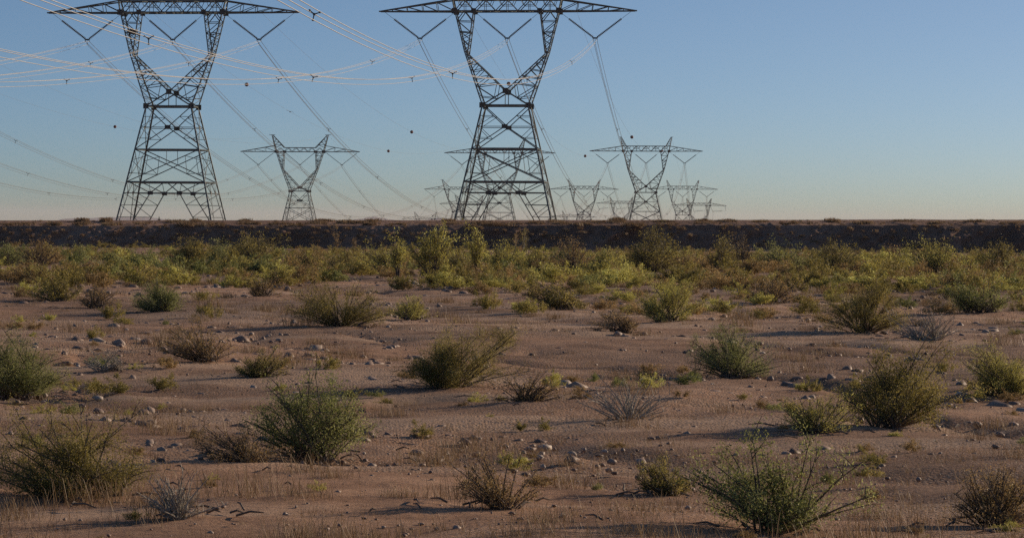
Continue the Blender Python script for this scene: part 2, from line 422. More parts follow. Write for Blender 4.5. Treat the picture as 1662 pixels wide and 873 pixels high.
def make_tower(g, name, swing=0.0, endbar=False):
    root = empty(name)
    A = lambda z: g['wa'] + g['sa']*(g['wz']-z)
    B = lambda z: g['wb'] + g['sb']*(g['wz']-z)
    def corner(sx, sy, z): return Vector((sx*A(z), sy*B(z), z))
    faces = [((-1, -1), (1, -1), (0, -1, 0)), ((-1, 1), (1, 1), (0, 1, 0)), ((-1, -1), (-1, 1), (-1, 0, 0)), ((1, -1), (1, 1), (1, 0, 0))]
    # main legs
    for sx in (-1, 1):
        for sy in (-1, 1):
            m = MB(); m.angle(corner(sx, sy, g['wz']), corner(sx, sy, g['foot']), 0.225, (sx, sy, 0)); m.build('leg', STEEL, root)
            m = MB(); c = corner(sx, sy, g['foot']); m.tube([c+Vector((0, 0, -1.2)), c+Vector((0, 0, 0.35))], 0.45, 12)
            m.build('footing', CONC, root)
    # horizontal rings
    for z, wd in ((g['wz'], 0.16), (g['z1'], 0.14), (g['z2'], 0.18)):
        m = MB()
        for p, q, o in faces: m.angle(corner(*p, z), corner(*q, z), wd, o)
        m.angle(corner(-1, -1, z), corner(1, 1, z), 0.09); m.angle(corner(-1, 1, z), corner(1, -1, z), 0.09)
        m.build('horizontal_beam', STEEL, root)
    # bracing of each face
    for p, q, o in faces:
        m = MB()
        def f(s, z): return corner(*p, z).lerp(corner(*q, z), (s+1)/2)
        zW, zX, z1, z2, zb, zf = g['wz'], g['xz'], g['z1'], g['z2'], g['zb'], g['foot']
        G0 = f(0, zX); dw = 0.10; rw = 0.058
        m.angle(f(-1, zX), f(1, zX), 0.07, o)
        for s in (-1, 1):
            m.angle(f(s, zW), G0, dw, o); m.angle(G0, f(s, z1), dw, o)
            mu = f(s, zW).lerp(G0, 0.5); ml = f(s, z1).lerp(G0, 0.5)
            m.angle(mu, f(s, mu.z), rw, o); m.angle(mu, f(s, zX), rw, o)
            m.angle(ml, f(s, ml.z), rw, o); m.angle(ml, f(s, zX), rw, o)
            # flat cross panel
            d0, d1 = f(s, z1), f(-s, z2)
            m.angle(d0, d1, dw, o)
            wt, wb_ = (f(1, z1)-f(-1, z1)).length, (f(1, z2)-f(-1, z2)).length
            fr = wt/(wt+wb_); cr = d0.lerp(d1, fr)
            if s == 1: m.angle(f(0, z1), cr, rw, o)
            pt = d0.lerp(cr, 0.42); pb = f(s, z2).lerp(cr, 0.46)
            m.angle(pt, pb, rw, o); m.angle(pt, f(s, z1+(z2-z1)*0.33), rw, o)
            m.angle(f(s, z1+(z2-z1)*0.33), pb, rw, o); m.angle(pb, f(s, z1+(z2-z1)*0.72), rw, o)
            # knee panel
            kn = f(s*0.35, zb); ft = f(s, zf)
            m.angle(f(s*0.03, z2), kn, dw, o); m.angle(kn, ft, dw*1.05, o); m.angle(kn, f(s*0.93, z2), dw*0.9, o)
            m.angle(kn, f(s*0.42, z2), rw, o)
            m.angle(f(s, zb), kn, 0.085, o)
            n = 5; prev = f(s, zb)
            for i in range(1, n+1):
                a_ = kn.lerp(ft, i/(n+1.0)); b_ = f(s, a_.z)
                m.angle(prev, a_, rw, o); m.angle(a_, b_, rw, o); prev = b_
        m.angle(f(-0.35, zb), f(0.35, zb), 0.085, o)
        m.build('bracing_panel', STEEL, root)
        # gusset plates of this face
        O = Vector(o); H = (f(1, zX)-f(-1, zX)).normalized()
        for c, sz in ((G0, 0.36), (f(0.35, zb), 0.33), (f(-0.35, zb), 0.33)):
            mb = MB(); mb.box(c + O*0.05, sz, 0.02, sz*0.7, (H, O, Vector((0, 0, 1)))); mb.build('gusset_plate', PLATE, root)
    # fork columns
    for sx in (-1, 1):
        m = MB()
        def so(i, sy): return [Vector((sx*g['wa'], sy*g['wb'], g['wz'])), Vector((sx*g['no'], sy*g['bn'], g['nz'])), Vector((sx*g['ao'], sy*g['bt'], 0))][i]
        def si(i, sy): return [Vector((sx*g['cs'], sy*g['bc'], g['cz'])), Vector((sx*g['ni'], sy*g['bn'], g['nz']-0.3)), Vector((sx*g['ai'], sy*g['bt'], 0))][i]
        for sy in (-1, 1):
            o = (0, sy, 0)
            m.angle(so(0, sy), so(1, sy), 0.19, (sx, sy, 0)); m.angle(so(1, sy), so(2, sy), 0.175, (sx, sy, 0))
            m.angle(si(0, sy), si(1, sy), 0.17, (-sx, sy, 0)); m.angle(si(1, sy), si(2, sy), 0.16, (-sx, sy, 0))
            m.angle(so(0, sy), si(0, sy), 0.14, o)                                   # waist corner to crotch
            # face lattice between outer leg and inner branch
            k = 0.36
            a0 = so(0, sy).lerp(so(1, sy), k); b0 = si(0, sy).lerp(si(1, sy), 0.22)
            m.angle(a0, b0, 0.085, o)
            cm = so(0, sy).lerp(si(0, sy), 0.52)
            m.angle(b0, cm, 0.07, o); m.angle(a0, cm, 0.085, o); m.angle(so(0, sy).lerp(so(1, sy), 0.17), cm, 0.07, o)
            fo = [k, 0.5, 0.64, 0.78, 0.9]; fi = [0.22, 0.42, 0.6, 0.75, 0.88]
            for j in range(4):
                a1 = so(0, sy).lerp(so(1, sy), fo[j]); a2 = so(0, sy).lerp(so(1, sy), fo[j+1]); b1 = si(0, sy).lerp(si(1, sy), fi[j+1])
                m.angle(a1, b1, 0.075, o); m.angle(b1, a2, 0.075, o)
            # upper window
            po = lambda t: so(1, sy).lerp(so(2, sy), t); pi_ = lambda t: si(1, sy).lerp(si(2, sy), t)
            mid = so(2, sy).lerp(si(2, sy), 0.5)
            m.angle(mid, po(0.76), 0.1, o); m.angle(mid, pi_(0.76), 0.1, o); m.angle(po(0.76), pi_(0.76), 0.075, o)
            m.angle(po(0.76), pi_(0.5), 0.085, o); m.angle(po(0.5), pi_(0.5), 0.1, o)
            for t0, t1 in ((0.5, 0.34), (0.34, 0.18), (0.18, 0.03)):
                m.angle(po(t0), pi_(t1), 0.07, o); m.angle(pi_(t0), po(t1), 0.07, o)
            m.angle(po(0.02), pi_(0.02), 0.1, o)
        # lattices joining front and back
        for fn, steps in ((so, 7), (si, 7)):
            for seg in (0, 1):
                for j in range(steps):
                    t0, t1 = j/steps, (j+1)/steps
                    s0 = 1 if j % 2 else -1
                    m.angle(fn(seg, s0).lerp(fn(seg+1, s0), t0), fn(seg, -s0).lerp(fn(seg+1, -s0), t1), 0.075, (sx, 0, 0))
                    m.angle(fn(seg, -1).lerp(fn(seg+1, -1), t1), fn(seg, 1).lerp(fn(seg+1, 1), t1), 0.065, (sx, 0, 0))
        m.build('fork_column', STEEL, root)
        for sy in (-1, 1):
            for c, sz in ((so(0, sy), 0.33), (so(2, sy), 0.34), (si(2, sy), 0.30)):
                mb = MB(); mb.box(c + Vector((0, sy*0.06, 0)), sz, 0.02, sz); mb.build('gusset_plate', PLATE, root)
    for sy in (-1, 1):
        mb = MB(); mb.box((0, sy*(g['bc']+0.06), g['cz']), 0.33, 0.02, 0.33); mb.build('gusset_plate', PLATE, root)
    for sy in (-1, 1):
        m = MB(); m.angle((0, sy*g['bc'], g['cz']), (0, sy*g['wb'], g['wz']), 0.085, (0, sy, 0)); m.build('crotch_post', STEEL, root)
    # bridge
    m = MB(); zt, bt, ao = g['zt'], g['bt'], g['ao']
    for sy in (-1, 1):
        o = (0, sy, 0.3)
        m.angle((-ao, sy*bt, 0), (ao, sy*bt, 0), 0.165, o)
        e = ao+0.25 if g['split'] else g['ai']
        m.angle((-e, sy*bt, zt), (e, sy*bt, zt), 0.155, o)
        bots = [-ao, -4.02, -1.35, 1.35, 4.02, ao] if g['split'] else [-ao, -4.1, -2.05, 0, 2.05, 4.1, ao]
        tops = [(bots[i]+bots[i+1])/2 for i in range(len(bots)-1)]
        for i, t in enumerate(tops):
            m.angle((bots[i], sy*bt, 0), (t, sy*bt, zt), 0.10, o); m.angle((bots[i+1], sy*bt, 0), (t, sy*bt, zt), 0.10, o)
            if g['split']:
                m.angle(((bots[i]+t)/2, sy*bt, zt/2), ((bots[i+1]+t)/2, sy*bt, zt/2), 0.06, o)
                m.angle((t, sy*bt, 0), (t, sy*bt, zt), 0.06, o)
                m.angle(((bots[i]+t)/2, sy*bt, zt/2), (bots[i]+0.35, sy*bt, zt), 0.06, o)
                m.angle(((bots[i+1]+t)/2, sy*bt, zt/2), (bots[i+1]-0.35, sy*bt, zt), 0.06, o)
    k = 12
    for i in range(k):
        x0, x1 = -ao + 2*ao*i/k, -ao + 2*ao*(i+1)/k; s = 1 if i % 2 else -1
        m.angle((x0, s*bt, 0), (x1, -s*bt, 0), 0.08); m.angle((x1, -bt, 0), (x1, bt, 0), 0.07)
        if g['split'] or abs(x1) < g['ai']: m.angle((x0, s*bt, zt), (x1, -s*bt, zt), 0.07)
    m.build('bridge_truss', STEEL, root)
    # crossarms and earth-wire peaks
    for sx in (-1, 1):
        m = MB(); tip = g['arm']; at = g['at']
        fr = [0.0, 0.23, 0.43, 0.64, 0.84] if g['split'] else [0.0, 0.3, 0.6, 0.85]
        xu = ao+0.25
        def lo_(t, sy): return Vector((sx*(ao+(tip-ao)*t), sy*(bt*(1-t)+0.06*t), 0))
        def up_(t, sy): return Vector((sx*(xu+(tip-xu)*t), sy*(bt*(1-t)+0.06*t), at*(1-t)+0.06*t))
        for sy in (-1, 1):
            o = (0, sy, 0.3)
            m.angle(lo_(0, sy), lo_(1, sy), 0.155, o); m.angle(up_(0, sy), up_(1, sy), 0.145, o)
            for i in range(1, len(fr)):
                m.angle(lo_(fr[i], sy), up_(fr[i], sy), 0.07, o)
                m.angle(lo_(fr[i-1], sy), up_(fr[i], sy), 0.08, o)
        for i in range(len(fr)-1):
            m.angle(lo_(fr[i], -1), lo_(fr[i+1], 1), 0.07); m.angle(lo_(fr[i+1], -1), lo_(fr[i+1], 1), 0.06)
            m.angle(up_(fr[i], 1), up_(fr[i+1], -1), 0.06)
        m.box((sx*tip, 0, 0.03), 0.22, 0.12, 0.08)
        if endbar and sx == 1:
            m.angle((tip-0.4, 0, 0), (tip-0.2, 0, -3.0), 0.16); m.angle((tip-2.2, 0, 0.1), (tip-0.3, 0, -1.2), 0.1)
        m.build('crossarm', STEEL, root)
        m = MB(); pu, pz = g['pk']
        def ol(t, sy): return Vector((sx*(ao+(pu-ao)*t), sy*(bt*(1-t)+0.12*t), pz*t))
        def il(t, sy): return Vector((sx*(g['pki']+(pu-0.25-g['pki'])*t), sy*(bt*(1-t)+0.12*t), zt+(pz-zt)*t))
        for sy in (-1, 1):
            o = (0, sy, 0)
            m.angle(ol(0, sy), ol(1, sy), 0.18, o); m.angle(il(0, sy), il(1, sy), 0.15, o)
            t0 = zt/pz
            for j in range(4):
                u0, u1 = j/4.5, (j+1)/4.5
                m.angle(ol(t0+(1-t0)*u0, sy), il(u1, sy), 0.07, o); m.angle(il(u1, sy), ol(t0+(1-t0)*u1, sy), 0.07, o)
        for j in range(5):
            m.angle(ol(j/5, -1), ol((j+1)/5, 1), 0.06); m.angle(il(j/5, 1), il((j+1)/5, -1), 0.06)
        if not g['split']:
            m.angle((sx*(pu-0.9), 0, pz), (sx*(pu+0.7), 0, pz+0.05), 0.12)
        else: m.angle((sx*(pu-0.3), 0, pz), (sx*(pu+0.35), 0, pz), 0.12)
        m.build('earthwire_peak', STEEL, root)
    # V insulator strings
    for u in (-g['vat'], 0.0, g['vat']):
        c = Vector((u-swing, 0, g['vz']))
        for s in (-1, 1):
            lk = g['vlink'] if u else g['ai']-0.1
            topx = u + s*min(lk, g['arm']-0.3-abs(u)) if s*u > 0 else u + s*lk
            top = Vector((topx, 0, -0.1))
            if swing and s == 1: top = Vector((topx, 0, -2.9 if (endbar and u > 0) else -2.6))
            end = c + Vector((s*0.22, 0, 0.08))
            if g['split']:
                st = top.lerp(end, 0.27)
                m = MB(); insulator_mesh(m, st, end, 0.15); ins = m.build('insulator_string', INSUL, root)
                m = MB(); m.tube([top, st], 0.022, 5); m.build('link_rod', STEEL, ins)
            else:
                m = MB(); insulator_mesh(m, top.lerp(end, 0.06), end, 0.085); m.build('insulator_string', INSUL, root)
        m = MB(); m.box(c, 0.3, 0.03, 0.09)
        for dx, dz in ((-0.23, 0.2), (0.23, 0.2), (0.0, 0.55)):
            m.tube([c+Vector((dx, 0, 0)), c+Vector((dx, 0, -dz))], 0.028, 5); m.box(c+Vector((dx, 0, -dz)), 0.05, 0.16, 0.04)
        m.build('yoke_plate', PLATE, root)
    return root

def place(root, px, Y, zarm_px=None, z=None, rz=-YAW):
    """stand a tower so that its bridge chord is seen at photo height zarm_px"""
    p = P(px, zarm_px, Y); root.location = p; root.rotation_euler = (0, 0, rz); return root

CATT = 'power pylon'
GT = 'power line towers beyond the embankment'
tA = make_tower(TYPE_A, 'transmission_tower'); place(tA, 281.6, 370, 21.2)
tA.location.x = -321.3*370/F
tag(tA, 'big dark lattice tower at left with a bird nest in its left fork', CATT, GT)
tR = copy_tree(tA); place(tR, 823.5, 368, 18.9); tag(tR, 'big dark lattice tower at centre right, the nearest one without a nest', CATT, GT)
T812 = copy_tree(tA); place(T812, 811, 853, 248.5); tag(T812, 'middle-distance lattice tower seen through the body of the big centre right tower', CATT, GT)
T2R = copy_tree(tA); place(T2R, 1048.7, 842, 245.6); tag(T2R, 'middle-distance lattice tower standing alone right of the big centre right tower', CATT, GT)
T3B = copy_tree(tA); place(T3B, 948, 1373, 307.3); tag(T3B, 'small distant tower just right of the big centre right tower legs', CATT, GT)
T3C = copy_tree(tA); place(T3C, 1108, 1349, 307.3); tag(T3C, 'small distant tower just behind the right leg of the lone right tower', CATT, GT)
tB = make_tower(TYPE_B, 'transmission_tower'); place(tB, 487, 782, 246.5)
tag(tB, 'slender middle-distance tower with T-topped horns between the two big towers', CATT, GT)
T3A = copy_tree(tB); place(T3A, 743.5, 1372, 307.5); tag(T3A, 'small distant tower half hidden by the left leg of the big centre right tower', CATT, GT)
F1 = copy_tree(tB); place(F1, 761.5, 1571, 331); tag(F1, 'faint far tower lowest behind the left leg of the big centre right tower', CATT, GT)
tG = make_tower(TYPE_A, 'transmission_tower', swing=2.6); place(tG, 1008.5, 1814, 330.4, rz=R(6))
tag(tG, 'faint far tower with sideways strings just left of the lone right tower legs', CATT, GT)
tG2 = make_tower(TYPE_A, 'transmission_tower', swing=2.6, endbar=True); place(tG2, 1134.5, 1690, 333.7, rz=R(6))
tag(tG2, 'faint far rightmost tower with a hanging bar at the end of its arm', CATT, GT)
H1 = copy_tree(tB); place(H1, 690.5, 1950, 355.4, rz=R(10)); tag(H1, 'tiny far tower top barely above the embankment, left of the big centre right tower', CATT, GT)
H2 = copy_tree(tG); place(H2, 930, 1950, 352.4, rz=R(10)); tag(H2, 'tiny far tower top barely above the embankment, right of the big centre right tower', CATT, GT)
# feet of every tower reach the terrain: lengthen by lowering the ground is not needed, terrain falls one metre per hundred

# ------------------------------------------------------------------ conductors
def spacer_mesh():
    m = MB(); pts = [Vector((-0.23, 0, 0.13)), Vector((0.23, 0, 0.13)), Vector((0, 0, -0.27))]
    for p in pts:
        m.tube([(0, 0, 0), p], [0.034, 0.022], 6); m.box(p, 0.04, 0.07, 0.038)
    m.tube([(0, -0.04, 0), (0, 0.04, 0)], 0.06, 8)
    o = m.build('spacer', SPACER); me = o.data; bpy.data.objects.remove(o); return me
SP = spacer_mesh()
GC = 'conductor bundles strung between the towers'
def attach(tw, g, i, swing=0.0):
    u = (-g['vat'], 0.0, g['vat'])[i]
    M = Matrix.Translation(tw.location) @ Matrix.Rotation(tw.rotation_euler.z, 4, 'Z')
    return M @ Vector((u-swing, 0, g['vz']-0.22))
def peak(tw, g, sx):
    M = Matrix.Translation(tw.location) @ Matrix.Rotation(tw.rotation_euler.z, 4, 'Z')
    return M @ Vector((sx*g['pk'][0], 0, g['pk'][1]-0.15))
def sagline(a, b, sag, n):
    return [a.lerp(b, i/n) - Vector((0, 0, 4*sag*(i/n)*(1-i/n))) for i in range(n+1)]
def bundle(a, b, sag, label, n=56, rad=0.0205, every=62, first=46, wire=None):
    root = empty('conductor_bundle', a)
    d = Vector((b.x-a.x, b.y-a.y, 0)); L = d.length; d.normalize(); t = Vector((d.y, -d.x, 0))
    base = sagline(a, b, sag, n)
    for ox, oz in ((-0.23, 0.0), (0.23, 0.0), (0.0, -0.4)):
        m = MB(); m.tube([p - a + t*ox + Vector((0, 0, oz)) for p in base], rad, 5)
        m.build('conductor', wire or ALU, root, smooth=True)
    s = first; k = 0
    rng = random.Random(int(abs(a.x*13+b.x*7)))
    while s < L-20:
        f = s/L; p = a.lerp(b, f) - Vector((0, 0, 4*sag*f*(1-f)))
        o = bpy.data.objects.new('spacer', SP); COL.objects.link(o); o.parent = root
        o.location = p - a + Vector((0, 0, -0.13)); o.rotation_euler = (0, rng.uniform(-0.3, 0.3), math.atan2(d.y, d.x)-math.pi/2)
        s += every*rng.uniform(0.9, 1.1)
    tag(root, label, 'power line', GC)
    return root
SIDE = ('left', 'middle', 'right')
def far(v, dist, dz): return v - LDIR*dist + Vector((0, 0, dz))
for i in range(3):
    a = attach(tA, TYPE_A, i)
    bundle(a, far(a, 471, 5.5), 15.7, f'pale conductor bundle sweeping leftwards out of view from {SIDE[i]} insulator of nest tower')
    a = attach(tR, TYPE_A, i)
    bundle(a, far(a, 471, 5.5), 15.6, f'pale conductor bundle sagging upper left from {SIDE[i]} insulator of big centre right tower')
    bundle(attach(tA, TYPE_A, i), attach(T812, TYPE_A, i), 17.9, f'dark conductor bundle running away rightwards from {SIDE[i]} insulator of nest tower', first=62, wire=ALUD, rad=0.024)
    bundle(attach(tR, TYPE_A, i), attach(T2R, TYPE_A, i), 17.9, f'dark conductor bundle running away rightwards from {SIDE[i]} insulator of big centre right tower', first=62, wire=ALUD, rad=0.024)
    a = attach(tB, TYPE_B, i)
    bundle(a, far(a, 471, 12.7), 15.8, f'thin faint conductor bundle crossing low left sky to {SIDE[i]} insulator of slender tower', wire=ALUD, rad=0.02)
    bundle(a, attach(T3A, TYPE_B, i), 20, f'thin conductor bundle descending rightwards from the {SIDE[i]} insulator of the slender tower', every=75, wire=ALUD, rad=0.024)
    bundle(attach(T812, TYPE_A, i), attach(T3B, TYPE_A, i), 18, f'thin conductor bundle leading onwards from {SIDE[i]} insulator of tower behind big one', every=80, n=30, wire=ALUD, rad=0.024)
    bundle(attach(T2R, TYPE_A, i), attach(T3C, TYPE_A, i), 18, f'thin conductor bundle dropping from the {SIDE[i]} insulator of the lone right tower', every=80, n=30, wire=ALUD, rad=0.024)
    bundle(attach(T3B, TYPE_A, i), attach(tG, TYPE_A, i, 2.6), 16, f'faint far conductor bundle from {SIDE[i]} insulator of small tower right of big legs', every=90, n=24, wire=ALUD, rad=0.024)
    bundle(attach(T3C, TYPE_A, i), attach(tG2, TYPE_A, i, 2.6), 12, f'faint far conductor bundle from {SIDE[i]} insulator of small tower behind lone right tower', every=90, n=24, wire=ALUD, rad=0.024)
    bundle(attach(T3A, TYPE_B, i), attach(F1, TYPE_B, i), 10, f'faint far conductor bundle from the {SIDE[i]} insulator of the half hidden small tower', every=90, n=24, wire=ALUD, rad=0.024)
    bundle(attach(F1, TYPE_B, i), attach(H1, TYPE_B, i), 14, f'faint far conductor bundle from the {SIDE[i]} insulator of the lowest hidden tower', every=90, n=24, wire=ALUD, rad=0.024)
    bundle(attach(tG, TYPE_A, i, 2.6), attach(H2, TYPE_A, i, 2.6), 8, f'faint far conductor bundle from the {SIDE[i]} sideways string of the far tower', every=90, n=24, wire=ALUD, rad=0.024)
# ------------------------------------------------------------------ earth wires with marker balls
def ball_mesh():
    m = MB(); n, k = 14, 18; r = 0.31; pts = []; rs = []
    for i in range(n+1):
        a = math.pi*i/n; pts.append((0, -r*math.cos(a), 0)); rs.append(max(0.02, r*math.sin(a)))
    m.tube(pts, rs, k)
    o = m.build('marker_ball', BALLM, smooth=True); me = o.data; bpy.data.objects.remove(o)
    m = MB()
    m.tube([(0, -0.42, 0), (0, -0.30, 0)], 0.04, 8); m.tube([(0, 0.30, 0), (0, 0.42, 0)], 0.04, 8)
    m.tube([(0.309, 0.22, 0), (0.309, 0.22, 0.001)], 0.01, 5)
    o = m.build('clamp', SPACER); mc = o.data; bpy.data.objects.remove(o)
    return me, mc
BALL, BCLAMP = ball_mesh()
def earth_wire(a, b, sag, label, balls=(), n=44, rad=0.0115):
    m = MB(); m.tube([p-a for p in sagline(a, b, sag, n)], rad, 5)
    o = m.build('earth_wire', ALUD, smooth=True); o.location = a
    tag(o, label, 'power line', 'earth wires between the tower peaks')
    d = b-a
    for f, lab in balls:
        p = a.lerp(b, f) - Vector((0, 0, 4*sag*f*(1-f)))
        r = bpy.data.objects.new('marker_ball', BALL); COL.objects.link(r)
        r.location = p; r.rotation_euler = (0, 0, math.atan2(d.y, d.x)-math.pi/2)
        tag(r, lab, 'marker ball', 'red marker balls on the earth wires')
        c = bpy.data.objects.new('wire_clamp', BCLAMP); COL.objects.link(c); c.parent = r
for sx, sd in ((-1, 'left'), (1, 'right')):
    L = sx < 0
    a = peak(tA, TYPE_A, sx)
    earth_wire(a, peak(T812, TYPE_A, sx), 10.9 if L else 10.3, f'thin earth wire running away from the {sd} peak of the nest tower',
               [(0.20, 'red ball in the open sky right of the nest tower fork'), (0.58, 'red ball in the sky, lower of the pair left of big centre right tower')] if L
               else [(0.41, 'red ball in the sky, upper of the pair left of big centre right tower')])
    earth_wire(a, far(a, 471, 5.5), 11, f'thin earth wire coming overhead to the {sd} peak of the nest tower')
    a = peak(tR, TYPE_A, sx)
    earth_wire(a, peak(T2R, TYPE_A, sx), 12 if L else 11.3, f'thin earth wire running away from the {sd} peak of the big centre right tower',
               [(0.19, 'red ball just above the fork joint of the big centre right tower'), (0.63, 'red ball beside the left arm tip of the lone right tower')] if L
               else [(0.42, 'red ball just above the left horn of the lone right tower'), (0.81, 'red ball in front of the right fork of the lone right tower')])
    earth_wire(a, far(a, 471, 5.5), 11, f'thin earth wire coming overhead to the {sd} peak of the big centre right tower')
    a = peak(tB, TYPE_B, sx)
    earth_wire(a, peak(T3A, TYPE_B, sx), 12, f'thin earth wire running away from the {sd} horn of the slender tower')
    earth_wire(a, far(a, 471, 12.7), 9.4 if L else 11, f'thin earth wire coming from the left to the {sd} horn of the slender tower',
               [(0.41, 'red ball alone in the sky left of the nest tower')] if L else [])
    earth_wire(peak(T812, TYPE_A, sx), peak(T3B, TYPE_A, sx), 9.8, f'thin earth wire from the {sd} peak of the tower behind the big one',
               [] if L else [(0.54, 'tiny red ball beside the left fork of the small tower right of the big legs'), (0.97, 'tiny red ball at the right peak of the small tower right of the big legs')])
    earth_wire(peak(T2R, TYPE_A, sx), peak(T3C, TYPE_A, sx), 10, f'thin earth wire from the {sd} peak of the lone right tower',
               [] if L else [(0.975, 'tiny red ball at the right peak of the small tower behind the lone right one')])
    earth_wire(peak(T3B, TYPE_A, sx), peak(tG, TYPE_A, sx), 4.7 if L else 7.3, f'faint earth wire from the {sd} peak of the small tower right of the big legs',
               [(0.82, 'tiny red ball low in the sky left of the far sideways string tower')] if L else [(0.86, 'tiny red ball above the bridge of the far sideways string tower')])
    earth_wire(peak(T3C, TYPE_A, sx), peak(tG2, TYPE_A, sx), 6, f'faint earth wire from {sd} peak of small tower behind lone right one')

# ------------------------------------------------------------------ nest, bird, post
rng = random.Random(5)
m = MB()
for i in range(260):
    a = rng.uniform(0, 2*math.pi); rr = rng.uniform(0.15, 0.62); t = a + math.pi/2 + rng.uniform(-0.6, 0.6)
    c = Vector((rr*math.cos(a), rr*math.sin(a)*0.9, rng.uniform(-0.2, 0.2)*(1.1-rr*0.6))); l = rng.uniform(0.2, 0.42)
    d = Vector((math.cos(t), math.sin(t), rng.uniform(-0.25, 0.25)))*l
    m.tube([c-d, c+d], 0.016, 4)
o = m.build('bird_nest', TWIG); o.location = P(214.6, 51.3, 371); o.rotation_euler = (0, 0, -YAW)
tag(o, 'dark nest of sticks built in the left fork column of the big left tower', 'nest')

def bird(px, py, Y):
    m = MB(); S = 0.34
    m.tube([(0.22, 0, 0.02), (0.16, 0, 0.03), (0.05, 0, 0.02), (-0.08, 0, 0), (-0.2, 0, -0.01), (-0.32, 0, 0)], [0.012, 0.045, 0.075, 0.07, 0.03, 0.04], 8)
    for s in (-1, 1):
        W = [(0.0, 0.10, -0.10), (0.25, 0.12, -0.08), (0.55, 0.06, -0.09), (0.85, -0.06, -0.12)]
        zz = [0.03, 0.13, 0.12, 0.02]
        vs = []
        for (u, f, b_), z in zip(W, zz):
            vs += [Vector((f, s*u*0.75, z)), Vector((b_, s*u*0.75, z)), Vector((f*0.6+b_*0.4, s*u*0.75, z+0.02))]
        fs = []
        for i in range(3):
            k = i*3; fs += [(k, k+3, k+5, k+2), (k+2, k+5, k+4, k+1), (k, k+1, k+4, k+3)]
        m.add(vs, fs)
    o = m.build('bird', FEATHER, smooth=True); o.location = P(px, py, Y); o.rotation_euler = (R(12), R(5), R(70))
    tag(o, 'small bird gliding in the open sky between the two big towers', 'bird')
bird(471, 182, 470)

b = P(258.3, 352.0, 300); m = MB()
m.tube([(0, 0, -4.2-b.z), (0, 0, 0.0)], [0.055, 0.045], 8); m.box((0, 0, -0.28), 0.14, 0.05, 0.05)
o = m.build('marker_post', WOODPOST); o.location = b
tag(o, 'short thin dark post sticking up beyond the embankment beside the nest tower', 'post')

# ------------------------------------------------------------------ plants
def leaves(pos, size, rs, upbias=0.3, aspect=0.42, sizevar=0.5):
    n = len(pos)
    d = rs.normal(size=(n, 3)); d[:, 2] += upbias; d /= np.linalg.norm(d, axis=1)[:, None]
    e = rs.normal(size=(n, 3)); e -= d*(e*d).sum(1)[:, None]; e /= np.linalg.norm(e, axis=1)[:, None]
    s = (size*(1-sizevar+2*sizevar*rs.rand(n)))[:, None]
    a = pos - d*s*0.5; c = pos + d*s*0.5
    V = np.stack([a, pos + e*s*aspect*0.5, c, pos - e*s*aspect*0.5], 1).reshape(-1, 3)
    Q = np.arange(4*n, dtype=np.int32).reshape(-1, 4)
    return V, Q

